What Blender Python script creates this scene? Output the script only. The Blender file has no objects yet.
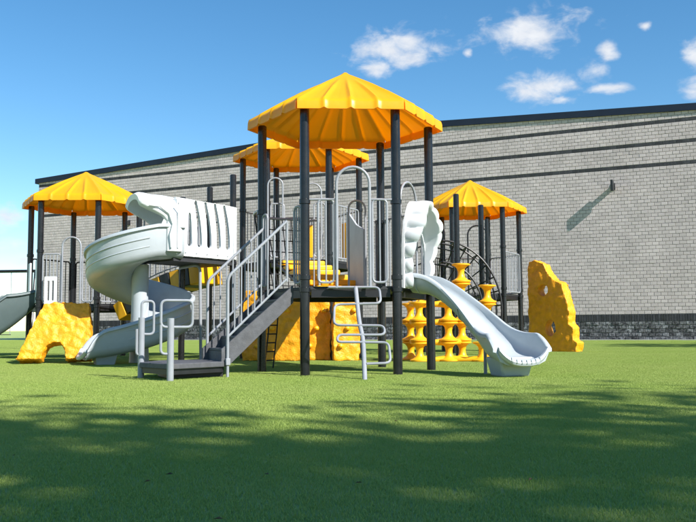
import bpy, bmesh, math, random
import numpy as np
from mathutils import Vector, Matrix, noise

random.seed(7)
rng = np.random.default_rng(7)
R = math.radians
scene = bpy.context.scene
col = scene.collection

# ------------------------------------------------------------------ camera
CAM_H, PITCH, ROLL = 0.6345, 0.081, 0.0062
cam_data = bpy.data.cameras.new('camera')
cam = bpy.data.objects.new('camera', cam_data)
col.objects.link(cam)
cam_data.sensor_fit = 'HORIZONTAL'
cam_data.sensor_width = 36.0
cam_data.lens = 835.69 / 696 * 36
cam_data.clip_start = 0.05
cam_data.clip_end = 5000
_f = Vector((0, math.cos(PITCH), math.sin(PITCH)))
_u = Vector((0, -math.sin(PITCH), math.cos(PITCH)))
_r = Vector((1, 0, 0))
_rr = _r * math.cos(ROLL) - _u * math.sin(ROLL)
_uu = _r * math.sin(ROLL) + _u * math.cos(ROLL)
m = Matrix((( _rr.x, _uu.x, -_f.x, 0), (_rr.y, _uu.y, -_f.y, 0), (_rr.z, _uu.z, -_f.z, CAM_H), (0, 0, 0, 1)))
cam.matrix_world = m
scene.camera = cam

# ------------------------------------------------------------------ light and sky
SUN = Vector((0.599, -0.519, 0.609)).normalized()
sun_el = math.asin(SUN.z)
sun_az = math.atan2(SUN.x, SUN.y)            # clockwise from +Y

world = bpy.data.worlds.new('World')
scene.world = world
world.use_nodes = True
wn, wl = world.node_tree.nodes, world.node_tree.links
wn.clear()
w_out = wn.new('ShaderNodeOutputWorld')
w_bg = wn.new('ShaderNodeBackground')
w_bg.inputs['Strength'].default_value = 0.10
sky = wn.new('ShaderNodeTexSky')
sky.sky_type = 'NISHITA'
sky.sun_disc = False
sky.sun_elevation = sun_el
sky.sun_rotation = sun_az
sky.altitude = 200
sky.air_density = 1.0
sky.dust_density = 0.0
sky.ozone_density = 2.5
wl.new(w_bg.outputs[0], w_out.inputs[0])

# fair-weather clouds: (azimuth, elevation, half width, half height) in degrees
CLOUDS = [(4.16, 19.19, 2.81, 1.17), (2.05, 17.88, 1.03, 0.55), (12.83, 19.75, 3.09, 1.23), (13.21, 16.24, 2.26, 0.89),
          (16.83, 16.9, 0.96, 0.75), (17.76, 18.0, 0.62, 0.55), (17.68, 15.63, 1.03, 0.34), (23.05, 17.27, 0.9, 0.75),
          (22.96, 14.97, 1.0, 0.69), (-22.52, 7.59, 1.3, 0.75), (-21.21, 4.78, 1.0, 0.41), (8.45, 18.45, 0.34, 0.27),
          (20.14, 19.15, 0.41, 0.27), (14.76, 15.1, 0.69, 0.27), (-23.2, 5.44, 1.6, 0.45)]
crng = random.Random(3)
for k in range(16):                                   # the same kind of clouds all the way round
    CLOUDS.append((35 + 295 * (k + crng.random() * .8) / 16, crng.uniform(6, 24), crng.uniform(1.5, 4), crng.uniform(.6, 1.5)))
tc = wn.new('ShaderNodeTexCoord')
nrm = wn.new('ShaderNodeVectorMath'); nrm.operation = 'NORMALIZE'
wl.new(tc.outputs['Generated'], nrm.inputs[0])
nz = wn.new('ShaderNodeTexNoise'); nz.inputs['Scale'].default_value = 27; nz.inputs['Distortion'].default_value = .25; nz.inputs['Detail'].default_value = 7
nz.inputs['Roughness'].default_value = .57
sq = wn.new('ShaderNodeVectorMath'); sq.operation = 'MULTIPLY'; sq.inputs[1].default_value = (1, 1, 1.7)
wl.new(nrm.outputs[0], sq.inputs[0]); wl.new(sq.outputs[0], nz.inputs['Vector'])

def wmath(op, a, b=None, c=None):
    n = wn.new('ShaderNodeMath'); n.operation = op
    for i, x in enumerate((a, b, c)):
        if x is None: continue
        if isinstance(x, (int, float)): n.inputs[i].default_value = x
        else: wl.new(x, n.inputs[i])
    return n.outputs[0]

def wdot(v):
    n = wn.new('ShaderNodeVectorMath'); n.operation = 'DOT_PRODUCT'
    wl.new(nrm.outputs[0], n.inputs[0]); n.inputs[1].default_value = v
    return n.outputs['Value']

acc = None
for az, el, hw, hh in CLOUDS:
    a, e = R(az), R(el)
    cdir = Vector((math.sin(a) * math.cos(e), math.cos(a) * math.cos(e), math.sin(e)))
    rt = Vector((math.cos(a), -math.sin(a), 0)); up = rt.cross(cdir)
    u_ = wmath('SUBTRACT', wdot(rt), 0.0); v_ = wmath('SUBTRACT', wdot(up), -R(hh) * .35)
    u_ = wmath('DIVIDE', u_, R(hw) * 1.12); v_ = wmath('DIVIDE', v_, R(hh) * 1.15)
    d2 = wmath('ADD', wmath('MULTIPLY', u_, u_), wmath('MULTIPLY', v_, v_))
    d = wmath('SQRT', d2)
    front = wmath('GREATER_THAN', wdot(cdir), 0.5)
    mk = wmath('SUBTRACT', wmath('MULTIPLY', wmath('SUBTRACT', 1.3, d), 1.25), wmath('MULTIPLY', wmath('SUBTRACT', 1, front), 20))
    acc = mk if acc is None else wmath('MAXIMUM', acc, mk)
cov = wmath('ADD', acc, wmath('MULTIPLY', wmath('SUBTRACT', nz.outputs['Fac'], 0.5), 3.9))
ramp = wn.new('ShaderNodeMapRange'); ramp.interpolation_type = 'SMOOTHSTEP'
ramp.inputs['From Min'].default_value = 0.1; ramp.inputs['From Max'].default_value = 1.7
wl.new(cov, ramp.inputs['Value'])
nz2 = wn.new('ShaderNodeTexNoise'); nz2.inputs['Scale'].default_value = 60; nz2.inputs['Detail'].default_value = 5
wl.new(sq.outputs[0], nz2.inputs['Vector'])
cr = wn.new('ShaderNodeMix'); cr.data_type = 'RGBA'
cr.inputs['A'].default_value = (4.1, 4.4, 4.95, 1); cr.inputs['B'].default_value = (6.0, 6.05, 6.1, 1)
wl.new(nz2.outputs['Fac'], cr.inputs['Factor'])
mx = wn.new('ShaderNodeMix'); mx.data_type = 'RGBA'
wl.new(wmath('MULTIPLY', ramp.outputs[0], .93), mx.inputs['Factor'])
hsv = wn.new('ShaderNodeHueSaturation'); hsv.inputs['Saturation'].default_value = 1.26; hsv.inputs['Hue'].default_value = .494
wl.new(sky.outputs[0], hsv.inputs['Color']); wl.new(hsv.outputs[0], mx.inputs['A']); wl.new(cr.outputs['Result'], mx.inputs['B'])
wl.new(mx.outputs['Result'], w_bg.inputs['Color'])

sun_data = bpy.data.lights.new('sun', 'SUN')
sun_data.energy = 5.0
sun_data.angle = R(0.53)
sun_data.color = (1.0, 0.965, 0.915)
sun = bpy.data.objects.new('sun', sun_data)
sun.rotation_euler = (-SUN).to_track_quat('-Z', 'Y').to_euler()
sun.location = SUN * 60
col.objects.link(sun)

scene.view_settings.view_transform = 'Standard'
scene.view_settings.look = 'None'
scene.view_settings.exposure = 0.78
scene.view_settings.gamma = 1
scene.view_settings.use_curve_mapping = False
scene.render.engine = 'CYCLES'
scene.cycles.use_denoising = True
scene.cycles.max_bounces = 8

# ------------------------------------------------------------------ materials
MATS = {}
def mat(name, base, rough=.5, metal=0, var=0.0, var_scale=6, bump=0.0, bump_scale=40, island=0.0, trans=None,
        spec=.5, coat=0.0, second=None, detail=4, dirt=0.0):
    mt = bpy.data.materials.new(name); mt.use_nodes = True
    nt = mt.node_tree; n, l = nt.nodes, nt.links
    b = n['Principled BSDF']; out = n['Material Output']
    b.inputs['Roughness'].default_value = rough
    b.inputs['Metallic'].default_value = metal
    b.inputs['Specular IOR Level'].default_value = spec
    if coat: b.inputs['Coat Weight'].default_value = coat; b.inputs['Coat Roughness'].default_value = .15
    g = n.new('ShaderNodeNewGeometry')
    colr = n.new('ShaderNodeRGB'); colr.outputs[0].default_value = (*base, 1)
    c = colr.outputs[0]
    if var:
        t = n.new('ShaderNodeTexNoise'); t.inputs['Scale'].default_value = var_scale; t.inputs['Detail'].default_value = detail
        l.new(g.outputs['Position'], t.inputs['Vector'])
        if second:
            mixn = n.new('ShaderNodeMix'); mixn.data_type = 'RGBA'
            mr = n.new('ShaderNodeMapRange'); mr.inputs['From Min'].default_value = .35; mr.inputs['From Max'].default_value = .65
            mr.inputs['To Max'].default_value = var
            l.new(t.outputs['Fac'], mr.inputs['Value']); l.new(mr.outputs[0], mixn.inputs['Factor'])
            l.new(c, mixn.inputs['A']); mixn.inputs['B'].default_value = (*second, 1); c = mixn.outputs['Result']
        else:
            h = n.new('ShaderNodeHueSaturation')
            mr = n.new('ShaderNodeMapRange'); mr.inputs['From Min'].default_value = .3; mr.inputs['From Max'].default_value = .7
            mr.inputs['To Min'].default_value = 1 - var; mr.inputs['To Max'].default_value = 1 + var
            l.new(t.outputs['Fac'], mr.inputs['Value']); l.new(mr.outputs[0], h.inputs['Value'])
            l.new(c, h.inputs['Color']); c = h.outputs[0]
    if island:
        h = n.new('ShaderNodeHueSaturation')
        mr = n.new('ShaderNodeMapRange'); mr.inputs['To Min'].default_value = 1 - island; mr.inputs['To Max'].default_value = 1 + island
        l.new(g.outputs['Random Per Island'], mr.inputs['Value']); l.new(mr.outputs[0], h.inputs['Value'])
        l.new(c, h.inputs['Color']); c = h.outputs[0]
    if dirt:                                             # scuffs and grime with a shape of their own
        t = n.new('ShaderNodeTexNoise'); t.inputs['Scale'].default_value = 3.1; t.inputs['Detail'].default_value = 9
        t.inputs['Roughness'].default_value = .72
        l.new(g.outputs['Position'], t.inputs['Vector'])
        mr = n.new('ShaderNodeMapRange'); mr.inputs['From Min'].default_value = .55; mr.inputs['From Max'].default_value = .75
        mr.inputs['To Max'].default_value = dirt
        l.new(t.outputs['Fac'], mr.inputs['Value'])
        mixn = n.new('ShaderNodeMix'); mixn.data_type = 'RGBA'
        l.new(mr.outputs[0], mixn.inputs['Factor']); l.new(c, mixn.inputs['A'])
        mixn.inputs['B'].default_value = (.16, .13, .09, 1); c = mixn.outputs['Result']
        mr2 = n.new('ShaderNodeMapRange'); mr2.inputs['To Min'].default_value = max(.05, rough - .1); mr2.inputs['To Max'].default_value = rough + .18
        l.new(t.outputs['Fac'], mr2.inputs['Value']); l.new(mr2.outputs[0], b.inputs['Roughness'])
    l.new(c, b.inputs['Base Color'])
    if bump:
        t = n.new('ShaderNodeTexNoise'); t.inputs['Scale'].default_value = bump_scale; t.inputs['Detail'].default_value = 6
        l.new(g.outputs['Position'], t.inputs['Vector'])
        bp = n.new('ShaderNodeBump'); bp.inputs['Strength'].default_value = bump; bp.inputs['Distance'].default_value = .02
        l.new(t.outputs['Fac'], bp.inputs['Height']); l.new(bp.outputs[0], b.inputs['Normal'])
    if trans:
        tr = n.new('ShaderNodeBsdfTranslucent'); tr.inputs['Color'].default_value = (*trans[0], 1)
        ms = n.new('ShaderNodeMixShader'); ms.inputs[0].default_value = trans[1]
        l.new(b.outputs[0], ms.inputs[1]); l.new(tr.outputs[0], ms.inputs[2]); l.new(ms.outputs[0], out.inputs['Surface'])
    MATS[name] = mt
    return mt

mat('charcoal', (.010, .0105, .0125), .22, 0, .25, 9, .01, 60, dirt=.03)
mat('black_coat', (.012, .012, .014), .45, 0, .2, 9)
mat('grey_metal', (.27, .285, .31), .38, 0, .08, 7, .03, 90, dirt=.25)
mat('galvanised', (.42, .44, .46), .35, .6, .15, 20)
mat('roof_yellow', (.90, .485, .005), .36, 0, .08, 1.6, .05, 30, trans=((1.0, .23, .0), .34), dirt=.04)
mat('yellow', (.88, .42, .007), .4, 0, .06, 5, .06, 35, dirt=.08)
mat('rock_yellow', (.84, .345, .006), .44, 0, .14, 7, .6, 34, dirt=.14)
mat('white_plastic', (.70, .72, .73), .38, 0, .03, 4, .03, 50, dirt=.10)
mat('slide_grey', (.41, .45, .475), .33, 0, .05, 5, .03, 60, dirt=.16)
mat('slide_shaded', (.075, .105, .105), .4, 0, .06, 5, .03, 60, dirt=.16)  # grey slide plastic darkened: the tower's shade is put into the base colour
mat('panel_grey', (.42, .44, .46), .45, 0, .05, 5, dirt=.15)
mat('deck_coat', (.022, .023, .026), .6, 0, .2, 30, .3, 120)
mat('step_grey', (.075, .077, .085), .6, 0, .2, 14, .25, 110, dirt=.2)
mat('block_light', (.50, .435, .425), .9, 0, .10, .45, .5, 45, island=.09)
mat('block_dark', (.03, .031, .036), .8, 0, .3, 6, .5, 40, island=.35)
mat('mortar', (.19, .18, .175), .95, 0, .12, 8, .4, 80)
mat('coping_metal', (.012, .02, .038), .55, 0, .1, 2, spec=.25)
mat('concrete', (.36, .35, .33), .9, 0, .15, 3, .3, 60)
mat('bark', (.09, .065, .045), .95, 0, .3, 8, .8, 25)
mat('leaf', (.06, .105, .022), .6, 0, 0, 4, island=.35, trans=((.12, .2, .03), .3))
mat('lamp_black', (.015, .016, .018), .45)
mat('rope', (.02, .02, .022), .8)
mat('rubber', (.02, .02, .02), .7)

# rock-faced base blocks: dark with pale mineral bloom on some faces
mat('base_block', (.016, .016, .019), .8, 0, .42, 9, .9, 18, island=.55, second=(.42, .43, .44), detail=8)

# synthetic turf
def turf_material(name, blade):
    mt = bpy.data.materials.new(name); mt.use_nodes = True
    n, l = mt.node_tree.nodes, mt.node_tree.links
    b = n['Principled BSDF']; out = n['Material Output']
    g = n.new('ShaderNodeNewGeometry')
    t = n.new('ShaderNodeTexNoise'); t.inputs['Scale'].default_value = .55; t.inputs['Detail'].default_value = 6
    l.new(g.outputs['Position'], t.inputs['Vector'])
    mr = n.new('ShaderNodeMapRange'); mr.inputs['From Min'].default_value = .35; mr.inputs['From Max'].default_value = .68
    l.new(t.outputs['Fac'], mr.inputs['Value'])
    mx = n.new('ShaderNodeMix'); mx.data_type = 'RGBA'
    mx.inputs['A'].default_value = (.315, .405, .09, 1); mx.inputs['B'].default_value = (.375, .44, .125, 1)
    l.new(mr.outputs[0], mx.inputs['Factor'])
    c = mx.outputs['Result']
    if blade:
        h = n.new('ShaderNodeMix'); h.data_type = 'RGBA'
        cr = n.new('ShaderNodeMapRange'); cr.inputs['From Min'].default_value = .0; cr.inputs['From Max'].default_value = 1
        cr.inputs['To Max'].default_value = .5
        l.new(g.outputs['Random Per Island'], cr.inputs['Value']); l.new(cr.outputs[0], h.inputs['Factor'])
        l.new(c, h.inputs['A']); h.inputs['B'].default_value = (.25, .355, .075, 1)
        c = h.outputs['Result']
    l.new(c, b.inputs['Base Color'])
    b.inputs['Roughness'].default_value = .55
    b.inputs['Specular IOR Level'].default_value = .35
    if blade:
        tr = n.new('ShaderNodeBsdfTranslucent'); l.new(c, tr.inputs['Color'])
        ms = n.new('ShaderNodeMixShader'); ms.inputs[0].default_value = .3
        l.new(b.outputs[0], ms.inputs[1]); l.new(tr.outputs[0], ms.inputs[2]); l.new(ms.outputs[0], out.inputs['Surface'])
    else:
        t2 = n.new('ShaderNodeTexNoise'); t2.inputs['Scale'].default_value = 90; t2.inputs['Detail'].default_value = 4
        l.new(g.outputs['Position'], t2.inputs['Vector'])
        bp = n.new('ShaderNodeBump'); bp.inputs['Strength'].default_value = .8; bp.inputs['Distance'].default_value = .03
        l.new(t2.outputs['Fac'], bp.inputs['Height']); l.new(bp.outputs[0], b.inputs['Normal'])
    MATS[name] = mt
turf_material('turf_ground', False)
turf_material('turf_blade', True)

# ------------------------------------------------------------------ helpers
def top_loc(o):
    while o.parent is not None: o = o.parent
    return o.location

class MB:
    def __init__(s): s.v, s.f = [], []
    def quad_box(s, c8):
        b = len(s.v); s.v += [tuple(p) for p in c8]
        s.f += [tuple(b + i for i in q) for q in ((0, 3, 2, 1), (4, 5, 6, 7), (0, 1, 5, 4), (1, 2, 6, 5), (2, 3, 7, 6), (3, 0, 4, 7))]
        return s
    def box(s, c, size, ax=None, ay=None):
        c = Vector(c); ax = Vector(ax or (1, 0, 0)).normalized()
        ay = Vector(ay).normalized() if ay else Vector((-ax.y, ax.x, 0)).normalized()
        az = ax.cross(ay)
        x, y, z = ax * size[0] / 2, ay * size[1] / 2, az * size[2] / 2
        return s.quad_box([c - x - y - z, c + x - y - z, c + x + y - z, c - x + y - z, c - x - y + z, c + x - y + z, c + x + y + z, c - x + y + z])
    def prism(s, poly, vec):
        b = len(s.v); n = len(poly); vec = Vector(vec)
        s.v += [tuple(Vector(p)) for p in poly] + [tuple(Vector(p) + vec) for p in poly]
        s.f.append(tuple(b + i for i in range(n))[::-1]); s.f.append(tuple(b + n + i for i in range(n)))
        for i in range(n):
            j = (i + 1) % n; s.f.append((b + i, b + j, b + n + j, b + n + i))
        return s
    def tube(s, pts, r, n=8, closed=False, caps=True):
        pts = [Vector(p) for p in pts]; m_ = len(pts)
        rr = r if isinstance(r, (list, tuple)) else [r] * m_
        tang = []
        for i in range(m_):
            a = pts[i - 1] if (i or closed) else pts[0]; b_ = pts[(i + 1) % m_] if (i < m_ - 1 or closed) else pts[-1]
            t = b_ - a; tang.append(t.normalized() if t.length > 1e-9 else Vector((0, 0, 1)))
        ref = Vector((0, 0, 1)) if abs(tang[0].z) < .9 else Vector((1, 0, 0))
        nn = tang[0].cross(ref).normalized(); base = len(s.v)
        for i in range(m_):
            nn = (nn - tang[i] * nn.dot(tang[i])).normalized(); bb = tang[i].cross(nn)
            for k in range(n):
                a = 2 * math.pi * k / n
                s.v.append(tuple(pts[i] + (nn * math.cos(a) + bb * math.sin(a)) * rr[i]))
        for i in range(m_ if closed else m_ - 1):
            j = (i + 1) % m_
            for k in range(n):
                k2 = (k + 1) % n
                s.f.append((base + i * n + k, base + i * n + k2, base + j * n + k2, base + j * n + k))
        if caps and not closed:
            s.f.append(tuple(base + k for k in range(n))[::-1]); s.f.append(tuple(base + (m_ - 1) * n + k for k in range(n)))
        return s
    def lathe(s, c, prof, n=20):
        c = Vector(c); base = len(s.v); m_ = len(prof)
        for r, z in prof:
            for k in range(n):
                a = 2 * math.pi * k / n; s.v.append((c.x + r * math.cos(a), c.y + r * math.sin(a), c.z + z))
        for i in range(m_ - 1):
            for k in range(n):
                k2 = (k + 1) % n; s.f.append((base + i * n + k, base + i * n + k2, base + (i + 1) * n + k2, base + (i + 1) * n + k))
        s.f.append(tuple(base + k for k in range(n))[::-1]); s.f.append(tuple(base + (m_ - 1) * n + k for k in range(n)))
        return s
    def rings(s, rings, closed_ring=True, cap=True):
        base = len(s.v); n = len(rings[0])
        for r_ in rings: s.v += [tuple(p) for p in r_]
        for i in range(len(rings) - 1):
            for k in range(n if closed_ring else n - 1):
                k2 = (k + 1) % n; s.f.append((base + i * n + k, base + i * n + k2, base + (i + 1) * n + k2, base + (i + 1) * n + k))
        if cap and closed_ring:
            s.f.append(tuple(base + k for k in range(n))[::-1]); s.f.append(tuple(base + (len(rings) - 1) * n + k for k in range(n)))
        return s
    def build(s, name, material, parent=None, smooth=True, angle=40, bevel=0):
        me = bpy.data.meshes.new(name)
        if parent is not None:
            o_ = top_loc(parent); vs = [(x - o_.x, y - o_.y, z - o_.z) for x, y, z in s.v]
        else: vs = s.v
        me.from_pydata(vs, [], s.f); me.validate(); me.update()
        bm = bmesh.new(); bm.from_mesh(me); bmesh.ops.recalc_face_normals(bm, faces=bm.faces); bm.to_mesh(me); bm.free()
        if smooth:
            me.polygons.foreach_set('use_smooth', [True] * len(me.polygons)); me.set_sharp_from_angle(angle=R(angle))
        me.materials.append(MATS[material])
        o = bpy.data.objects.new(name, me); col.objects.link(o); o.parent = parent
        if bevel:
            bv = o.modifiers.new('bevel', 'BEVEL'); bv.width = bevel; bv.segments = 2; bv.limit_method = 'ANGLE'; bv.angle_limit = R(35)
        return o

def tag(o, label=None, cat=None, group=None, kind=None):
    if label: o['label'] = label
    if cat: o['category'] = cat
    if group: o['group'] = group
    if kind: o['kind'] = kind
    return o

def thing(name, loc, label, cat, group=None):
    o = bpy.data.objects.new(name, None); col.objects.link(o); o.location = loc; o.empty_display_size = .2
    return tag(o, label, cat, group)

def fillet(pts, rad, n=5, closed=False):
    pts = [Vector(p) for p in pts]; out = []; m_ = len(pts)
    for i in range(m_):
        if not closed and i in (0, m_ - 1): out.append(pts[i]); continue
        p, a, b = pts[i], pts[i - 1], pts[(i + 1) % m_]
        da, db = (a - p), (b - p)
        q = min(rad, da.length * .49, db.length * .49)
        A = p + da.normalized() * q; B = p + db.normalized() * q
        for k in range(n + 1):
            t = k / n; out.append(A * (1 - t) ** 2 + p * 2 * t * (1 - t) + B * t * t)
    return out

def plate(outer, holes, origin, ex, ey, thick, z_axis=None):
    """flat slab with holes: 2D loops in the (ex, ey) frame at origin, extruded along ex x ey"""
    bm = bmesh.new(); edges = []
    origin, ex, ey = Vector(origin), Vector(ex), Vector(ey); nz_ = ex.cross(ey).normalized()
    for loop in [outer] + holes:
        vs = [bm.verts.new(origin + ex * x + ey * y) for x, y in loop]
        for i in range(len(vs)): edges.append(bm.edges.new((vs[i], vs[(i + 1) % len(vs)])))
    res = bmesh.ops.triangle_fill(bm, use_beauty=True, edges=edges)
    faces = [f for f in bm.faces]
    ext = bmesh.ops.extrude_face_region(bm, geom=faces)
    for g in ext['geom']:
        if isinstance(g, bmesh.types.BMVert): g.co += nz_ * thick
    mb = MB(); bm.verts.index_update()
    mb.v = [tuple(v.co) for v in bm.verts]; mb.f = [tuple(v.index for v in f.verts) for f in bm.faces]
    bm.free(); return mb

def rrect(x0, y0, x1, y1, r, n=5):
    return [(p.x, p.y) for p in fillet([(x0, y0, 0), (x1, y0, 0), (x1, y1, 0), (x0, y1, 0)], r, n, True)]

def rocky(o, voxel, strength, scale, seed=0):
    rm = o.modifiers.new('remesh', 'REMESH'); rm.mode = 'VOXEL'; rm.voxel_size = voxel; rm.use_smooth_shade = True
    tx = bpy.data.textures.new(o.name + '_relief', 'VORONOI'); tx.noise_scale = scale; tx.distance_metric = 'DISTANCE'
    tx.weight_1 = -1; tx.weight_2 = 1
    dm = o.modifiers.new('relief', 'DISPLACE'); dm.texture = tx; dm.texture_coords = 'LOCAL'; dm.strength = strength; dm.mid_level = .35
    tx2 = bpy.data.textures.new(o.name + '_lumps', 'CLOUDS'); tx2.noise_scale = scale * .9
    dm2 = o.modifiers.new('lumps', 'DISPLACE'); dm2.texture = tx2; dm2.texture_coords = 'LOCAL'; dm2.strength = strength * .9; dm2.mid_level = .5

# ------------------------------------------------------------------ ground
me = MB(); me.v = [(-900, -60, 0), (900, -60, 0), (900, 2500, 0), (-900, 2500, 0)]; me.f = [(0, 1, 2, 3)]
tag(me.build('lawn', 'turf_ground', smooth=False), kind='structure')

# ------------------------------------------------------------------ building
WX, WY, WA = -21.5017, 57.6156, -0.4386
wu = Vector((math.cos(WA), math.sin(WA), 0)); wnv = Vector((math.sin(WA), -math.cos(WA), 0))
def W(t, z, o=0.0): return Vector((WX, WY, 0)) + wu * t + wnv * o + Vector((0, 0, z))
T_END, T_PEAK = 62.0, 24.5
def zc(t): return 11.2 + .0407 * t if t < T_PEAK else 12.197 - .0448 * (t - T_PEAK)
bld = thing('gym_building', W(0, 0), 'long light grey block building with a dark brick base and low gable roofline', 'building')
mb = MB(); mb.prism([W(0, 0), W(T_END, 0), W(T_END, zc(T_END) - .1), W(T_PEAK, zc(T_PEAK) - .1), W(0, zc(0) - .1)], -wnv * 30)
mb.build('wall', 'mortar', bld, smooth=False)
CH, CL, J = .1757, .31, .015
BASE = 1.26
bands = (53, 47, 41)
def add_block(mb, t0, t1, z0, z1, o, bev=.008):
    b = len(mb.v)
    za, zb = min(z1, zc(t0) - .2), min(z1, zc(t1) - .2)
    if za <= z0 + .02 or zb <= z0 + .02: return
    g = bev
    pts = [W(t0, z0, 0), W(t1, z0, 0), W(t1, zb, 0), W(t0, za, 0), W(t0 + g, z0 + g, o), W(t1 - g, z0 + g, o), W(t1 - g, zb - g, o), W(t0 + g, za - g, o)]
    mb.v += [tuple(p) for p in pts]
    mb.f += [(b + 4, b + 5, b + 6, b + 7), (b, b + 1, b + 5, b + 4), (b + 1, b + 2, b + 6, b + 5), (b + 2, b + 3, b + 7, b + 6), (b + 3, b, b + 4, b + 7)]
light = MB(); band_mb = {k: MB() for k in bands}; ncourse = int((12.3 - BASE) / CH) + 1
for k in range(ncourse):
    z0 = BASE + k * CH; t = -(.5 * CL if k % 2 else 0)
    tgt = band_mb[k] if k in band_mb else light
    while t < T_END:
        a, b_ = max(t, 0) + J / 2, min(t + CL, T_END) - J / 2
        if b_ - a > .05: add_block(tgt, a, b_, z0 + J / 2, z0 + CH - J / 2, .014 + random.uniform(-.003, .004))
        t += CL
tag(light.build('light_blocks', 'block_light', bld, smooth=False), kind='stuff')
for k in bands: tag(band_mb[k].build('dark_band', 'block_dark', bld, smooth=False), kind='stuff')
basem = MB(); rowh = .91 / 5
for k in range(5):
    t = -(.5 * CL if k % 2 else 0)
    while t < T_END:
        a, b_ = max(t, 0) + J / 2, min(t + CL, T_END) - J / 2
        if b_ - a > .05: add_block(basem, a, b_, k * rowh + J / 2, (k + 1) * rowh - J / 2, random.uniform(.02, .055), .018)
        t += CL
tag(basem.build('base_blocks', 'base_block', bld, smooth=False), kind='stuff')
sold = MB(); t = 0
while t < T_END:
    add_block(sold, t + .006, t + .115, .916, BASE - .006, .03 + random.uniform(-.004, .006), .008); t += .121
tag(sold.build('soldier_course', 'block_dark', bld, smooth=False), kind='stuff')
for t0, t1 in ((-.28, T_PEAK), (T_PEAK, T_END + .2)):
    mb = MB(); pr = []
    z0, z1 = zc(t0), zc(t1)
    mb.quad_box([W(t0, z0 - .34, .10), W(t1, z1 - .34, .10), W(t1, z1 - .34, -.5), W(t0, z0 - .34, -.5), W(t0, z0, .10), W(t1, z1, .10), W(t1, z1, -.5), W(t0, z0, -.5)])
    mb.build('coping', 'coping_metal', bld, smooth=False)
mb = MB(); mb.quad_box([W(-.3, -.1, .5), W(T_END, -.1, .5), W(T_END, -.1, -.1), W(-.3, -.1, -.1), W(-.3, .03, .5), W(T_END, .03, .5), W(T_END, .03, -.1), W(-.3, .03, -.1)])
tag(mb.build('kerb', 'concrete', smooth=False), kind='structure')

def wall_light(t, z, label):
    r = thing('wall_light', W(t, z - .3, .0), label, 'wall light', 'lamps fixed to the block wall')
    MB().box(W(t, z, .03), (.16, .05, .34), wu, wnv).build('mounting_plate', 'lamp_black', r, bevel=.008)
    MB().box(W(t, z - .02, .19), (.07, .3, .26), wu, wnv).build('arm', 'lamp_black', r, bevel=.01)
    hd = MB().box(W(t, z - .03, .50), (.13, .33, .56), wu, wnv).build('lamp_head', 'lamp_black', r, bevel=.015)
    MB().box(W(t, z - .317, .50), (.1, .26, .015), wu, wnv).build('lens', 'panel_grey', hd)
wall_light(38.42, 7.63, 'black box lamp high on the block wall, right of the towers, clear of everything')
wall_light(8.0, 7.63, 'black box lamp on the block wall seen behind the tower with the arched climber')

# ------------------------------------------------------------------ towers
class Tower:
    def __init__(s, cx, cy, rot, deck, eave, apex, label, ground=0):
        s.c = Vector((cx, cy, 0)); s.rot, s.deck, s.eave, s.apex = rot, deck, eave, apex
        s.root = thing('play_tower', (cx, cy, 0), label, 'play tower', 'roofed play towers')
    def p(s, k, r=1.27, z=0):
        a = s.rot + R(60 * k); return s.c + Vector((r * math.cos(a), r * math.sin(a), z))
    def e(s, k, f, off=0.0, z=0.0):
        a, b = s.p(k), s.p(k + 1); o = s.out(k); q = a.lerp(b, f) + o * off; return Vector((q.x, q.y, z))
    def out(s, k):
        a = s.rot + R(60 * k + 30); return Vector((math.cos(a), math.sin(a), 0))

def build_roof(T, rc=1.475):
    mb = MB(); NU, NV = 64, 16
    zt, za, zb = T.eave + .13, T.apex, T.eave - .005
    for k in range(6):
        A, B = T.p(k, rc), T.p(k + 1, rc); base = len(mb.v)
        edge_n = T.out(k)
        for iv in range(NV + 3):
            for iu in range(NU + 1):
                u = iu / NU
                if iv <= NV:
                    v = iv / NV                      # 0 apex .. 1 eave
                    P = T.c.lerp(A.lerp(B, u), max(v, .02))
                    z = za + (zt - za) * v + .022 * math.sin(math.pi * v) * (1 - .4 * abs(2 * u - 1))
                    w = v * rc
                    rid = 0
                    for ui in (.25, .5, .75):
                        x = (u - ui) * w
                        rid += math.exp(-(x / .030) ** 2)
                    fade = max(0, min(1, (v - .28) / .35))
                    hip = math.exp(-((min(u, 1 - u)) * w / .05) ** 2)
                    dish = -.006 * (1 - abs(math.cos(4 * math.pi * u)))
                    z += (.030 * rid + dish) * fade + .02 * hip * min(1, v * 2)
                    q = Vector((P.x, P.y, z)) + edge_n * (.008 * rid * fade)
                elif iv == NV + 1:
                    P = A.lerp(B, u); rid = sum(math.exp(-((u - ui) * rc / .030) ** 2) for ui in (.25, .5, .75))
                    q = Vector((P.x, P.y, zt - .03)) + edge_n * (.016 + .02 * rid)
                else:
                    P = A.lerp(B, u); rid = sum(math.exp(-((u - ui) * rc / .030) ** 2) for ui in (.25, .5, .75))
                    q = Vector((P.x, P.y, zb + .022 * rid)) + edge_n * (.022 + .016 * rid)
                mb.v.append(tuple(q))
        n = NU + 1
        for iv in range(NV + 2):
            for iu in range(NU):
                a = base + iv * n + iu; mb.f.append((a, a + 1, a + n + 1, a + n))
        # inner return of the rim
        b2 = len(mb.v)
        for iu in range(NU + 1):
            q = Vector(mb.v[base + (NV + 2) * n + iu]); mb.v.append(tuple(q - edge_n * .03))
        for iu in range(NU + 1):
            q = Vector(mb.v[b2 + iu]); mb.v.append((q.x, q.y, q.z + .11))
        for iu in range(NU):
            a = base + (NV + 2) * n + iu; b = b2 + iu; mb.f.append((a, a + 1, b + 1, b)); mb.f.append((b, b + 1, b + n + 1, b + n))
    o = mb.build('roof', 'roof_yellow', T.root, angle=50)
    bm = bmesh.new(); bm.from_mesh(o.data); bmesh.ops.remove_doubles(bm, verts=bm.verts, dist=.002); bm.to_mesh(o.data); bm.free()

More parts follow.
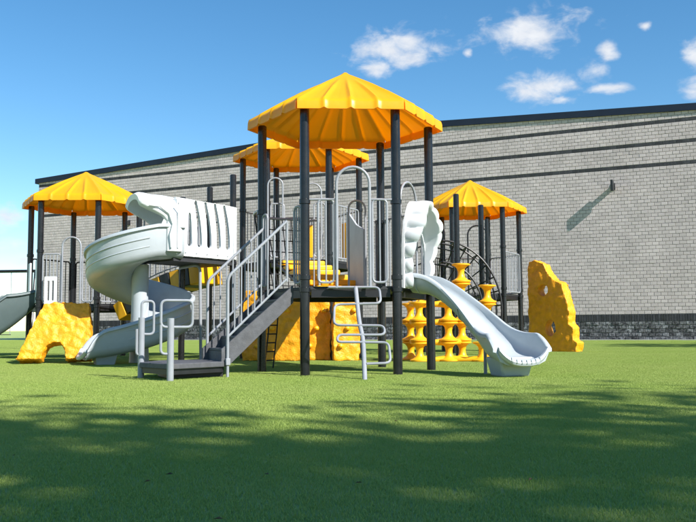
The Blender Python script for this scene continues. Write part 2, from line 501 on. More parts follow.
PR = .066
def post(parent, x, y, z1, collars=(), name='post', r=PR):
    o = MB().lathe((x, y, 0), [(r, 0), (r, z1 - .015), (r - .015, z1)], 20).build(name, 'charcoal', parent)
    for z in collars:
        MB().lathe((x, y, z), [(r + .003, -.035), (r + .013, -.03), (r + .013, .03), (r + .003, .035)], 20).build('collar', 'charcoal', o)
    return o

def guard(parent, a, b, z0, z1, n, mt='grey_metal', r=.017, rb=.0115, legs=True):
    """barrier between ground points a and b: rounded frame with upright bars"""
    a, b = Vector((a.x, a.y, 0)), Vector((b.x, b.y, 0)); Z = Vector((0, 0, 1))
    fr = MB().tube(fillet([a + Z * z0, b + Z * z0, b + Z * z1, a + Z * z1], .07, 4, True), r, 8, closed=True).build('guard_rail', mt, parent)
    for i in range(n):
        q = a.lerp(b, (i + 1) / (n + 1))
        MB().tube([q + Z * z0, q + Z * z1], rb, 6).build('baluster', mt, fr)
    return fr

def hoop(parent, a, b, z0, z1, mt='grey_metal', r=.02, name='arch_rail'):
    a, b = Vector((a.x, a.y, 0)), Vector((b.x, b.y, 0)); c = (a + b) / 2; h = (b - a) / 2; rad = h.length
    Z = Vector((0, 0, 1)); pts = [a + Z * z0]
    for i in range(13):
        t = math.pi * i / 12; pts.append(c - h * math.cos(t) + Z * (z1 - rad + rad * math.sin(t)))
    pts.append(b + Z * z0)
    return MB().tube(pts, r, 10).build(name, mt, parent)

def build_tower(T, collars):
    for k in range(6):
        q = T.p(k); post(T.root, q.x, q.y, T.eave + .06, collars)
    build_roof(T)
    d = MB(); poly = [T.p(k, 1.235, T.deck - .045) for k in range(6)]
    d.prism(poly, (0, 0, .045)); dk = d.build('deck', 'deck_coat', T.root, smooth=False)
    f = MB()
    for k in range(6):
        a, b = T.e(k, .07, -.06, T.deck - .10), T.e(k, .93, -.06, T.deck - .10)
        f.box((a + b) / 2, ((b - a).length, .05, .105), b - a)
    f.build('deck_frame', 'black_coat', dk, smooth=False)

T1 = Tower(-.024, 12.586, .0584, 1.22, 3.66, 4.56, 'largest yellow hexagonal roofed tower in front, between the stairs and the grey wave slide')
T2 = Tower(-1.02, 18.1, 0.0, 2.05, 4.31, 4.90, 'tall yellow roofed tower half hidden behind the front tower')
T3 = Tower(-6.17, 19.5, 0.0, 1.22, 3.50, 4.36, 'yellow roofed tower above the arched rock climber, beside the spiral slide')
T4 = Tower(3.26, 22.0, 0.0, 1.5, 3.66, 4.55, 'small looking yellow roofed tower behind the wave slide, near the tall orange rock')
for T in (T1, T2, T3, T4): build_tower(T, (T.deck - .05, T.deck + .12, T.deck + 1.17))

# --- front tower barriers
d1 = T1.deck
fz0, fz1 = d1 + .05, 2.42
hoop(T1.root, T1.e(4, .345, .05), T1.e(4, .705, .05), d1 - .03, 2.87, r=.021)
g = guard(T1.root, T1.e(4, .145, .03), T1.e(4, .315, .03), fz0, fz1, 1)
MB().tube([T1.e(4, .05, .03, fz1 - .002), T1.e(4, .345, .04, fz1 - .002)], .015, 8).build('rail_bracket', 'grey_metal', T1.root)
g = guard(T1.root, T1.e(4, .735, .03), T1.e(4, .895, .03), fz0, fz1, 1)
MB().tube([T1.e(4, .705, .04, fz1 - .002), T1.e(4, .95, .03, fz1 - .002)], .015, 8).build('rail_bracket', 'grey_metal', T1.root)
guard(T1.root, T1.e(0, .08, .02), T1.e(0, .92, .02), fz0, fz1, 8)
for s0, s1 in ((.06, .2), (.8, .94)):
    guard(T1.root, T1.e(1, s0, .02), T1.e(1, s1, .02), fz0, fz1, 1)
hoop(T1.root, T1.e(1, .2, .02), T1.e(1, .42, .02), d1, 2.75, r=.018)
hoop(T1.root, T1.e(5, .30, -.10), T1.e(5, .78, -.10), d1, 2.78, r=.018)
# stair opening rails beside posts
guard(T1.root, T1.e(3, .80, .02), T1.e(3, .95, .02), fz0, fz1 - .08, 2)
guard(T1.root, T1.e(3, .05, .02), T1.e(3, .17, .02), fz0, fz1 - .08, 1)

# --- net balcony on the far left side of the front tower
nb = thing('net_climber', T1.e(2, .5, .35, 0), 'black rope net with curved grey top rails, bulging out beside the stairs', 'net climber')
def bul(f, lev):
    off = .05 + .42 * math.sin(math.pi * f) * (0.35 + .65 * lev); q = T1.e(2, f, off, 0)
    return Vector((q.x, q.y, 1.15 + lev * 1.28))
MB().tube([bul(i / 12, 1) for i in range(13)], .022, 10).build('top_rail', 'grey_metal', nb)
MB().tube([bul(i / 12, 0) for i in range(13)], .02, 8).build('bottom_rail', 'grey_metal', nb)
for i in range(1, 11):
    MB().tube([bul(i / 11, j / 6) for j in range(7)], .009, 5).build('rope', 'rope', nb)
for j in range(1, 7):
    MB().tube([bul(i / 12, j / 7) for i in range(13)], .009, 5).build('rope', 'rope', nb)
for f in (.0, 1.0):
    MB().tube([bul(f, 0) , bul(f, 1)], .018, 8).build('rail_post', 'grey_metal', nb)

rp = thing('rope_ladder', T1.e(2, .35, .3, 0), 'thin black rope ladder hanging to the turf behind the stairs', 'rope ladder')
for fx in (.22, .42):
    a_, b_ = T1.e(2, fx, .42, 0), T1.e(2, fx, .30, 1.15)
    MB().tube([a_, a_.lerp(b_, .5) + Vector((.01, 0, 0)), b_], .012, 6).build('rope', 'rope', rp)
for k in range(1, 8):
    z = .14 * k; MB().tube([T1.e(2, .22, .42 - .1 * z, z), T1.e(2, .42, .42 - .1 * z, z)], .012, 6).build('rung', 'rope', rp)

# --- tower behind
d2 = T2.deck
for k, (a, b) in ((0, (.06, .94)), (1, (.06, .94)), (2, (.06, .94)), (5, (.06, .94))):
    guard(T2.root, T2.e(k, a, .02), T2.e(k, b, .02), d2 + .05, d2 + 1.15, 8)
guard(T2.root, T2.e(4, .06, .02), T2.e(4, .28, .02), d2 + .05, d2 + 1.15, 2)
guard(T2.root, T2.e(4, .76, .02), T2.e(4, .94, .02), d2 + .05, d2 + 1.15, 2)
hoop(T2.root, T2.e(4, .02, .1), T2.e(4, .26, .1), d2, 3.72, r=.018)
hoop(T2.root, T2.e(4, .60, .1), T2.e(4, .88, .1), d2, 3.6, r=.018)
MB().box(T2.e(1, .42, -.02, d2 + .6), (.22, .03, .75), T2.p(2) - T2.p(1)).build('activity_panel', 'yellow', T2.root, bevel=.01)
MB().box(T2.e(0, .5, -.02, d2 + .55), (.16, .03, .8), T2.p(1) - T2.p(0)).build('activity_panel', 'yellow', T2.root, bevel=.01)

# --- left tower
d3 = T3.deck
hoop(T3.root, T3.e(4, .40, .05), T3.e(4, .72, .05), d3, 2.69, r=.02)
guard(T3.root, T3.e(4, .06, .03), T3.e(4, .37, .03), d3 + .05, d3 + 1.1, 4)
guard(T3.root, T3.e(4, .75, .03), T3.e(4, .94, .03), d3 + .05, d3 + 1.1, 2)
for k in (1, 2):
    guard(T3.root, T3.e(k, .06, .02), T3.e(k, .94, .02), d3 + .05, d3 + 1.1, 8, 'black_coat')
guard(T3.root, T3.e(5, .06, .02), T3.e(5, .94, .02), d3 + .05, d3 + 1.1, 8)
hoop(T3.root, T3.e(5, .2, .12), T3.e(5, .55, .12), d3 + .2, 2.5, 'black_coat', .018)
MB().box(T3.e(3, .14, .03, d3 + .5), (.22, .035, .95), T3.p(4) - T3.p(3)).build('side_panel', 'white_plastic', T3.root, bevel=.01)
MB().box(T3.e(3, .86, .03, d3 + .5), (.22, .035, .95), T3.p(4) - T3.p(3)).build('side_panel', 'white_plastic', T3.root, bevel=.01)
pl = plate(rrect(0, 0, .27, .62, .03), [rrect(.06, .09, .11, .53, .02), rrect(.16, .09, .21, .53, .02)], T3.e(4, .12, .09, d3 - .02), T3.p(5) - T3.p(4) if False else (1, 0, 0), (0, 0, 1), .03)
pl.build('slotted_panel', 'white_plastic', T3.root, smooth=False)

# --- right tower
d4 = T4.deck
for k in (0, 1, 5):
    guard(T4.root, T4.e(k, .06, .02), T4.e(k, .94, .02), d4 + .05, d4 + 1.05, 8)
hoop(T4.root, T4.e(4, .30, .06), T4.e(4, .68, .06), d4 - .5, 3.2, 'black_coat', .022)
hoop(T4.root, T4.e(3, .35, .06), T4.e(3, .8, .06), d4 - .3, 3.3, 'black_coat', .022)
guard(T4.root, T4.e(2, .06, .02), T4.e(2, .94, .02), d4 + .05, d4 + 1.05, 8, 'black_coat')

# ------------------------------------------------------------------ stairs and entry platform
PZ = .215
sd = Vector((-.906, -.423, 0)); se = Vector((-sd.y, sd.x, 0))      # se points to the camera side (x +, y -)
if se.y > 0: se = -se
s_top = T1.e(3, .5, .02, 0)
RUN, WID = .92, .92
st = thing('staircase', s_top + sd * RUN, 'grey metal staircase with railings climbing from the low platform to the front tower', 'stairs')
for s in (-1, 1):
    q = s_top + se * s * (WID / 2)
    a, b = q + Vector((0, 0, d1)), q + sd * RUN + Vector((0, 0, PZ))
    up = Vector((0, 0, .10))
    mb = MB(); poly = [a + up * .2, q + Vector((0, 0, d1 - .22)), q + sd * (RUN) + Vector((0, 0, PZ - .06)) , q + sd * (RUN + .1) + Vector((0, 0, PZ)), q + sd * (RUN + .1) + Vector((0, 0, PZ + .16))]
    mb.prism([p - se * .02 for p in poly], se * .04)
    mb.build('stringer', 'step_grey', st, smooth=False, bevel=.006)
NS = 5
for i in range(NS):
    z = PZ + (d1 - PZ) * (i + 1) / (NS + 1); c = s_top + sd * (RUN - RUN * (i + .5) / NS)
    MB().box(c + Vector((0, 0, z - .02)), (WID - .05, RUN / NS + .03, .035), se, sd).build('tread', 'step_grey', st, smooth=False, bevel=.006)
    MB().box(c + sd * (RUN / NS / 2 + .012) + Vector((0, 0, z - .105)), (WID - .05, .012, .13), se, sd).build('riser', 'step_grey', st, smooth=False)
for s in (-1, 1):
    q = s_top + se * s * (WID / 2 + .035); sl = (d1 - PZ) / RUN * .86
    Z = Vector((0, 0, 1)); f0, f1 = RUN + .02, .10
    def rz(f, h): return PZ + (RUN - f) * sl + h
    b0, t0 = q + sd * f0, q + sd * f1
    # top rail, bottom rail, newel to the ground / platform
    foot = -.0 if s > 0 else PZ
    pts = fillet([Vector((b0.x, b0.y, foot)), b0 + Z * rz(f0, 1.14), t0 + Z * rz(f1, 1.14)], .08, 5)
    hr = MB().tube(pts, .021, 10).build('handrail', 'grey_metal', st)
    MB().tube([b0 + Z * rz(f0, .34), t0 + Z * rz(f1, .34)], .016, 8).build('lower_rail', 'grey_metal', hr)
    MB().tube([t0 + Z * rz(f1, .30), t0 + Z * rz(f1, 1.14)], .018, 8).build('end_post', 'grey_metal', hr)
    for i in range(1, 9):
        f = f0 + (f1 - f0) * i / 9; p_ = q + sd * f
        MB().tube([p_ + Z * rz(f, .34), p_ + Z * rz(f, 1.14)], .011, 6).build('baluster', 'grey_metal', hr)
    if s > 0:
        MB().box(b0 + Z * .21 + sd * .0, (.06, .07, .09), sd).build('bracket', 'grey_metal', hr, bevel=.006)

bot = s_top + sd * (RUN + .02)
pf = thing('step_platform', (-2.1, 11.1, 0), 'low grey entry platform on pipe legs at the foot of the stairs', 'platform')
nearc = bot + se * (WID / 2 + .01); farc = bot - se * (WID / 2)
poly = [nearc, Vector((-2.22, 10.42, 0)), Vector((-2.74, 11.02, 0)), Vector((-2.62, 11.75, 0)), farc]
mb = MB(); mb.prism([Vector((p.x, p.y, PZ - .07)) for p in poly], (0, 0, .07)); mb.build('deck', 'step_grey', pf, smooth=False, bevel=.01)
mb = MB(); cen = sum(poly, Vector()) / 5
inn = [cen + (p - cen) * .9 for p in poly]
for i in range(5):
    a, b = inn[i], inn[(i + 1) % 5]; mb.box((a + b) / 2 + Vector((0, 0, PZ - .105)), ((b - a).length, .04, .07), b - a)
mb.build('deck_frame', 'black_coat', pf, smooth=False)
MB().box(cen + Vector((.1, .1, .05)), (.75, .55, .1), sd).build('footing_box', 'black_coat', pf, smooth=False)
L1, L2 = Vector((-2.20, 10.38, 0)), Vector((-2.74, 11.10, 0)); Z = Vector((0, 0, 1))
MB().tube([L1, L1 + Z * .78], .042, 14).build('leg', 'grey_metal', pf)
MB().tube([L2, L2 + Z * .80], .042, 14).build('leg', 'grey_metal', pf)
L3 = Vector((-2.6, 11.68, 0)); MB().tube([L3, L3 + Z * PZ], .04, 12).build('leg', 'grey_metal', pf)
dx = Vector((.93, .37, 0)).normalized()
loopA = [L1 - dx * .12 + Z * .67, L1 + dx * .27 + Z * .67, L1 + dx * .27 + Z * 1.0, L1 - dx * .12 + Z * 1.0]
MB().tube(fillet(loopA, .07, 5, True), .017, 8, closed=True).build('hand_loop', 'grey_metal', pf)
MB().tube(fillet([L1 - dx * .12 + Z * .7, L1 - dx * .12 + Z * .34, L1 + Z * .34], .07, 5), .017, 8).build('hand_loop', 'grey_metal', pf)
dy = Vector((-.15, .99, 0)).normalized()
loopB = [L2 + Z * .58, L2 + dx * .16 + Z * .58, L2 + dx * .16 + Z * 1.02, L2 + Z * 1.02]
MB().tube(fillet(loopB, .06, 5, True), .017, 8, closed=True).build('hand_loop', 'grey_metal', pf)
MB().tube(fillet([L2 - dx * .06 + Z * .65, L2 - dx * .06 + Z * .32, L2 + Z * .30], .06, 5), .017, 8).build('hand_loop', 'grey_metal', pf)

# ------------------------------------------------------------------ serpentine ladder
ll = thing('loop_ladder', (.2, 10.38, 0), 'grey serpentine pipe ladder with a single pole leaning on the front tower', 'ladder')
S = [(-.266, 11.423, 1.203), (.426, 11.419, 1.199), (.438, 11.227, .973), (-.185, 11.217, .961), (-.191, 10.981, .684), (.465, 10.972, .673),
     (.474, 10.871, .554), (-.136, 10.874, .558), (-.151, 10.797, .467), (.514, 10.789, .457), (.53, 10.572, .202), (.226, 10.566, .196)]
MB().tube(fillet(S, .085, 5), .0175, 9).build('rung_pipe', 'grey_metal', ll)
MB().tube(fillet([(.102, 11.425, 1.20), (.143, 11.03, .712), (.19, 10.85, .503), (.2, 10.39, -.02)], .15, 5), .03, 12).build('pole', 'grey_metal', ll)
MB().box((.0, 11.45, 1.2), (.56, .05, .03)).build('deck_bracket', 'grey_metal', ll, bevel=.004)

# ------------------------------------------------------------------ sweep for slides
def sweep(path, lat, sect):
    """path: points, lat: lateral unit vectors, sect(i) -> list of (w, h) closed loop"""
    rings = []
    for i, (p, l) in enumerate(zip(path, lat)):
        rings.append([p + l * w + Vector((0, 0, h)) for w, h in sect(i)])
    return MB().rings(rings)

def trough(wl_, wr, hl, hr, th=.03, roll=.028):
    """U section, left wall at -wl_, right wall at +wr, rolled rims"""
    ins = []
    N = 5
    for k in range(N + 1):
        a = math.pi * .5 * k / N; ins.append((-wl_ + .16 * (1 - math.cos(a)) , .14 * (1 - math.sin(a))))
    for k in range(N, -1, -1):
        a = math.pi * .5 * k / N; ins.append((wr - .16 * (1 - math.cos(a)), .14 * (1 - math.sin(a))))
    top_l = [(-wl_ - th - roll * 1.6, hl - .05), (-wl_ - th - roll * 1.6, hl - .01), (-wl_ - th * .6 - roll, hl + .012), (-wl_ - .01, hl + .008), (-wl_, hl - .02)]
    top_r = [(wr, hr - .02), (wr + .01, hr + .008), (wr + th * .6 + roll, hr + .012), (wr + th + roll * 1.6, hr - .01), (wr + th + roll * 1.6, hr - .05)]
    outs = [(wr + th, hr - .06), (wr + th, .10), (wr + th - .05, 0.0), (wr - .13, -.05), (0, -.055), (-wl_ + .13, -.05), (-wl_ - th + .05, 0.0), (-wl_ - th, .10), (-wl_ - th, hl - .06)]
    return top_l + ins + top_r + outs

# --- wave slide off the right of the front tower
ws = thing('plastic_slide', (2.2, 10.9, 0), 'light grey open wave slide running down from the front tower, with a white ribbed hood', 'slide')
o5 = T1.out(5); m5 = T1.e(5, .5, 0, 0); a5 = Vector((-o5.y, o5.x, 0))
P0 = m5 + o5 * .02; P1 = m5 + o5 * .85; P2 = Vector((1.95, 11.52, 0)); P3 = Vector((2.21, 10.66, 0))
NP = 48; path, lat = [], []
def zprof(t):
    pts = [(0, 1.20), (.08, 1.19), (.18, 1.10), (.35, .86), (.5, .66), (.62, .50), (.75, .34), (.86, .255), (.95, .235), (1, .20)]
    for (a, za_), (b, zb_) in zip(pts, pts[1:]):
        if t <= b:
            return za_ + (zb_ - za_) * (t - a) / (b - a)
    return pts[-1][1]
def zs(t): return sum(zprof(min(1, max(0, t + d))) for d in (-.05, -.025, 0, .025, .05)) / 5
for i in range(NP + 1):
    t = i / NP
    q = P0 * (1 - t) ** 3 + P1 * 3 * t * (1 - t) ** 2 + P2 * 3 * t * t * (1 - t) + P3 * t ** 3
    dq = (P1 - P0) * 3 * (1 - t) ** 2 + (P2 - P1) * 6 * t * (1 - t) + (P3 - P2) * 3 * t * t
    dq.normalize(); path.append(Vector((q.x, q.y, zs(t)))); lat.append(Vector((-dq.y, dq.x, 0)))
def wsec(i):
    t = i / NP; k = max(0, (t - .62) / .38); k = k * k * (3 - 2 * k)
    w = .25 + .09 * k; h = .21 + .12 * k
    if t > .9: h -= .16 * ((t - .9) / .1) ** 1.5
    return trough(w, w, h, h)
sweep(path, lat, wsec).build('chute', 'slide_grey', ws, angle=60)
for i_ in (2, 20):
    pth = [path[i_] + lat[i_] * w_ + Vector((0, 0, h_)) for w_, h_ in trough(.262, .262, .2, .2)[16:]]
    MB().tube(pth[4:], .012, 6).build('joint_flange', 'slide_grey', ws)
end = path[-1]; dl = lat[-1]; df = Vector((dl.y, -dl.x, 0))
lip = MB(); rings = []
for k in range(17):
    u = -1 + 2 * k / 16; c = end + dl * (.345 * u) + df * (.07 * (1 - u * u) - .0)
    z = .19 + .16 * abs(u) ** 3
    rings.append([c + df * (.045 * math.cos(a)) + Vector((0, 0, z - end.z + .045 * math.sin(a))) for a in [2 * math.pi * j / 8 for j in range(8)]])
lip.rings(rings).build('exit_lip', 'slide_grey', ws)
for k in range(7):
    u = -.6 + 1.2 * k / 6; c = end + dl * (.33 * u) + df * (.07 * (1 - u * u) + .035)
    MB().box(Vector((c.x, c.y, .205 + .16 * abs(u) ** 3)), (.022, .03, .05), dl).build('grip_ridge', 'slide_grey', ws, bevel=.006)
ft = path[-9]; fl = lat[-9]; ff = Vector((fl.y, -fl.x, 0)); fc = Vector((ft.x, ft.y, 0)) + ff * .06
mb = MB(); a, b = .20, .15
mb.quad_box([fc - fl * a - ff * b, fc + fl * a - ff * b, fc + fl * a + ff * b, fc - fl * a + ff * b] + [fc + s * fl * (a + .06) + r_ * ff * (b + .04) + Vector((0, 0, .26)) for s, r_ in ((-1, -1), (1, -1), (1, 1), (-1, 1))])
mb.build('foot', 'slide_grey', ws, bevel=.03)
sp = path[28]; MB().tube([(sp.x, sp.y, 0), (sp.x, sp.y, sp.z - .05)], .024, 10).build('support_pipe', 'grey_metal', ws)
# ribbed hood at its head
hm = MB(); NO = 8
half = [(-.39, 0), (-.39, .30), (-.395, .62), (-.37, .80), (-.30, .95), (-.20, 1.08), (-.09, 1.19), (0, 1.23)]
prof_ = fillet([(x, y, 0) for x, y in half + [(-x, y) for x, y in half[:-1][::-1]]], .12, 4)
cum = [0]
for a_, b_ in zip(prof_, prof_[1:]): cum.append(cum[-1] + (b_ - a_).length)
NPH = 150
def hood_xy(sv):
    for i_ in range(len(cum) - 1):
        if sv <= cum[i_ + 1] + 1e-9:
            f_ = (sv - cum[i_]) / max(1e-9, cum[i_ + 1] - cum[i_]); return prof_[i_].lerp(prof_[i_ + 1], f_)
    return prof_[-1]
NLOB = 13
ringsO = []
for i in range(NPH + 1):
    sv = cum[-1] * i / NPH; c_ = hood_xy(sv); tng = (hood_xy(min(cum[-1], sv + .06)) - hood_xy(max(0, sv - .06))).normalized()
    nrm2 = Vector((-tng.y, tng.x, 0)); ph_ = i / NPH * NLOB
    lob = abs(math.sin(math.pi * ph_)) ** .55
    zz = c_.y
    L = .10 + .17 * max(0, min(1, (zz - .42) / .45)) ** 1.2 - .04 * max(0, (zz - .95) / .28) + .03 * lob
    ring = []
    for j in range(NO + 1):
        f = j / NO; rad = (.055 * lob) * (math.sin(math.pi * (.25 + .62 * f)) ** .7) + .008
        q = c_ + nrm2 * rad; ring.append(m5 + a5 * q.x + o5 * (.03 + f * L) + Vector((0, 0, d1 - .02 + q.y)))
    for j in range(NO, -1, -1):
        f = j / NO; q = c_ - nrm2 * .045; ring.append(m5 + a5 * q.x + o5 * (.03 + f * (L - .025)) + Vector((0, 0, d1 - .02 + max(0, q.y))))
    ringsO.append(ring)
hm.rings(ringsO)
hd = hm.build('hood', 'white_plastic', ws, angle=75)
outer = [(-.47, 0)]
for i in range(25):
    ph = math.pi * i / 24; outer.append((-.47 * (abs(math.cos(ph)) ** .55) * (1 if math.cos(ph) > 0 else -1), 1.12 * math.sin(ph) ** .6 + .16 * math.exp(-((ph - math.pi / 2) / .45) ** 2)))
outer = outer[1:]
inner = [(-.36, .06)] + [(-.36 * math.cos(math.pi * i / 14), .45 + .48 * math.sin(math.pi * i / 14)) for i in range(15)] + [(.36, .06)]
plate(outer, [inner], m5 + Vector((0, 0, d1 - .02)), a5, (0, 0, 1), .035).build('flange', 'white_plastic', hd, smooth=False)

# ------------------------------------------------------------------ raised deck with white slotted panel
RD = thing('raised_deck', (-3.2, 17.2, 0), 'high dark deck with a white slotted panel leading to the spiral slide', 'deck')
pa, pb = Vector((-3.28, 15.65, 0)), Vector((-2.32, 16.93, 0)); pd = (pb - pa).normalized(); pn = Vector((pd.y, -pd.x, 0))
if pn.y > 0: pn = -pn
plen = (pb - pa).length
mb = MB(); qa, qb = pa - pn * .95, pb - pn * .95
mb.prism([Vector((p.x, p.y, 1.93)) for p in (pa, pb, qb, qa)], (0, 0, .10)); mb.build('deck', 'deck_coat', RD, smooth=False)
slots = []
for i in range(5):
    s0 = .36 + .255 * i; hgt = .62 if i == 0 else .88
    lo, hi = .2, .2 + hgt; lean = -.11 if i else -.01; wd = .062
    pts = []
    for k in range(7):
        a = math.pi + math.pi * k / 6; pts.append((s0 + wd * math.cos(a), lo + .05 + wd * math.sin(a)))
    for k in range(1, 4): pts.append((s0 + wd * (1 - k / 4 * .35) + lean * (k / 4) ** 2.2, lo + .05 + (hi - lo - .1) * k / 4))
    for k in range(7):
        a = math.pi * k / 6; pts.append((s0 + lean + wd * .6 * math.cos(a), hi - .04 + wd * math.sin(a)))
    for k in range(3, 0, -1): pts.append((s0 - wd * (1 - k / 4 * .35) + lean * (k / 4) ** 2.2, lo + .05 + (hi - lo - .1) * k / 4))
    slots.append(pts)
out_ = [(0, 0), (plen, 0.0), (plen, 1.08), (.0, 1.10)]
wp = plate(out_, slots, Vector((pa.x, pa.y, 2.035)), pd, (0, 0, 1), .05).build('slotted_panel', 'white_plastic', RD, smooth=False, bevel=.008)
for s0 in (.0, plen - .07): MB().box(pa + pd * (s0 + .035) + pn * .066 + Vector((0, 0, 2.575)), (.07, .03, 1.06), pd).build('panel_edge', 'white_plastic', wp, bevel=.008)
for i in range(7):
    MB().lathe(pa + pd * .035 + pn * .084 + Vector((0, 0, 2.12 + i * .15)), [(.016, -.012), (.016, .006), (.008, .014)], 8).build('bolt', 'galvanised', wp)
for i in range(5):
    MB().lathe(pa + pd * (.25 + .28 * i) + pn * .056 + Vector((0, 0, 2.10)), [(.014, -.01), (.014, .01), (.006, .014)], 8).build('bolt', 'galvanised', wp)
post(RD, -3.47, 17.42, 3.42, (2.0, 3.1)); post(RD, -3.02, 18.15, 3.75, (2.0, 3.1)); post(RD, -2.38, 17.2, 3.85, (2.0, 3.1))
guard(RD, qa.lerp(qb, .05), qa.lerp(qb, .95), 2.08, 3.1, 9)
MB().tube(fillet([(-3.35, 16.6, 1.86), (-2.93, 16.5, 1.93), (-2.90, 16.5, 0)], .15, 5), .03, 10).build('support_pipe', 'grey_metal', RD)

# ------------------------------------------------------------------ spiral slide
sp_ = thing('spiral_slide', (-4.12, 16.45, 0), 'light grey spiral slide with a white hood, winding down beside the arched yellow rock', 'slide')
C = Vector((-4.05, 16.25, 0)); RS = .56
ph0, ph1 = R(-58), R(-426.5)
path, lat = [], []
N1 = 84
hd0 = Vector((math.sin(ph0), -math.cos(ph0), 0))
pst = C + Vector((math.cos(ph0), math.sin(ph0), 0)) * RS
for i in range(4):
    path.append(pst - hd0 * (.52 * (1 - i / 4)) + Vector((0, 0, 2.02))); lat.append(Vector((math.cos(ph0), math.sin(ph0), 0)))
for i in range(N1 + 1):
    t = i / N1; ph = ph0 + (ph1 - ph0) * t; rv = Vector((math.cos(ph), math.sin(ph), 0))
    path.append(C + rv * RS + Vector((0, 0, 2.01 - 1.66 * (t ** 1.03)))); lat.append(rv)
hv = Vector((math.sin(ph1), -math.cos(ph1), 0)); pe = path[-1]
for i in range(1, 13):
    t = i / 12; path.append(pe + hv * (1.08 * t) + Vector((0, 0, -.16 * math.sin(t * math.pi / 2) + (0 if t < .85 else -.04 * (t - .85) / .15)))); lat.append(lat[-1])
NT = len(path)
def ssec(i):
    t = i / (NT - 1); ho = .58; hi = .44
    if t > .80:
        k = (t - .80) / .20; ho -= .16 * k; hi -= .08 * k
    if t > .96:
        k = (t - .96) / .04; ho -= .28 * k * k; hi -= .22 * k * k
    w = .39 + (.05 * max(0, (t - .9) / .1))
    return trough(w, w + .03, hi, ho, .03, .03)
sweep(path, lat, ssec).build('chute', 'slide_grey', sp_, angle=60)
def rib(off_h, w0):
    pts = []
    for i in range(6, NT - 6):
        pts.append(path[i] + lat[i] * (w0 + .45) + Vector((0, 0, off_h)))
    return pts
MB().tube(rib(.36, .005), .014, 6).build('moulded_rib', 'slide_grey', sp_)
MB().tube(rib(.20, .0), .012, 6).build('moulded_rib', 'slide_grey', sp_)
MB().lathe(C, [(.19, 0), (.17, .5), (.16, 1.2), (.17, 1.9), (.06, 1.95)], 18).build('column', 'slide_grey', sp_)
xe = path[-1]; rings = []
for k in range(15):
    u = -1 + 2 * k / 14; c = xe + lat[-1] * (.43 * u) + hv * (.10 * (1 - u * u)); z = -.015 + .13 * abs(u) ** 3
    rings.append([c + hv * (.04 * math.cos(a)) + Vector((0, 0, z + .04 * math.sin(a))) for a in [2 * math.pi * j / 8 for j in range(8)]])
MB().rings(rings).build('exit_lip', 'slide_grey', sp_)
eb = path[-5]; fc = Vector((eb.x, eb.y, 0)); fl = lat[-1]; ff = hv
MB().quad_box([fc - fl * .2 - ff * .16, fc + fl * .2 - ff * .16, fc + fl * .2 + ff * .16, fc - fl * .2 + ff * .16] + [fc + s * fl * .26 + r_ * ff * .2 + Vector((0, 0, .2)) for s, r_ in ((-1, -1), (1, -1), (1, 1), (-1, 1))]).build('foot', 'slide_grey', sp_, bevel=.02)
# hood: thick rounded arch, top rolled forward
rl = Vector((math.cos(ph0), math.sin(ph0), 0)); hc = pst - hd0 * .10
NW = 16
arch = [(-.46, .10), (-.47, .5), (-.45, .85), (-.38, 1.03), (-.22, 1.13), (0, 1.16), (.22, 1.13), (.38, 1.03), (.45, .85), (.46, .5), (.46, .10)]
ap = fillet([(x, y, 0) for x, y in arch], .2, 4); rings = []
NA = len(ap)
for i, c_ in enumerate(ap):
    a_, b_ = ap[max(0, i - 1)], ap[min(NA - 1, i + 1)]; tg = (b_ - a_).normalized(); n2 = Vector((-tg.y, tg.x, 0))
    k = max(0, min(1, (c_.y - .66) / .34)); k = k * k * (3 - 2 * k); Lf = -.06 + .52 * k           # the roof reaches forward
    ring = []
    for j in range(11):                                                    # outer skin, rear to front lip
        f = j / 10; bulge = .05 * math.sin(math.pi * f) ** .6 + .05 * k * math.exp(-((f - .9) / .16) ** 2)
        q = c_ + n2 * bulge; ring.append(hc + rl * q.x + hd0 * (-.36 + f * (.36 + Lf)) + Vector((0, 0, 2.0 + q.y)))
    for j in range(10, -1, -1):                                            # inner skin
        f = j / 10; q = c_ - n2 * (.10 + .03 * math.cos(math.pi * f))
        ring.append(hc + rl * q.x + hd0 * (-.36 + f * (.34 + Lf)) + Vector((0, 0, 2.0 + max(.1, q.y))))
    rings.append(ring)
hood = MB().rings(rings).build('hood', 'white_plastic', sp_, angle=70)
MB().tube([hc + hd0 * y + rl * .525 + Vector((0, 0, 2.0 + z)) for y, z in [(-.13, .16), (-.11, .40), (-.16, .60), (-.08, .80), (.10, .92), (.30, .93)]], .02, 8).build('moulded_rib', 'white_plastic', hood)
MB().tube([hc + hd0 * y + rl * .52 + Vector((0, 0, 2.0 + z)) for y, z in [(-.26, .16), (-.26, .85), (-.20, .95)]], .014, 8).build('moulded_rib', 'white_plastic', hood)

# ------------------------------------------------------------------ bridge of alternate planks
br = thing('plank_bridge', (-4.1, 19.0, 0), 'sloping bridge of alternate yellow and black planks behind the spiral slide', 'bridge')
A, B = Vector((-5.0, 19.0, 1.15)), Vector((-2.95, 17.9, 1.95)); bd = Vector((B.x - A.x, B.y - A.y, 0)).normalized(); bn = Vector((-bd.y, bd.x, 0))
NB = 9; hl = Vector((B.x - A.x, B.y - A.y, 0)).length
def bz(t): return A.z + (B.z - A.z) * t + .16 * math.sin(math.pi * t)
for i in range(NB):
    t = (i + .5) / NB; dz = (bz(t + .04) - bz(t - .04)) / (.08 * hl); ax = (bd + Vector((0, 0, dz))).normalized()
    c = A + bd * (hl * t); c.z = bz(t)
    MB().box(c + Vector((0, 0, -.14)), (hl / NB * 1.0, .82, .40), ax, bn).build('plank', 'yellow' if i % 2 == 0 else 'black_coat', br, bevel=.02)
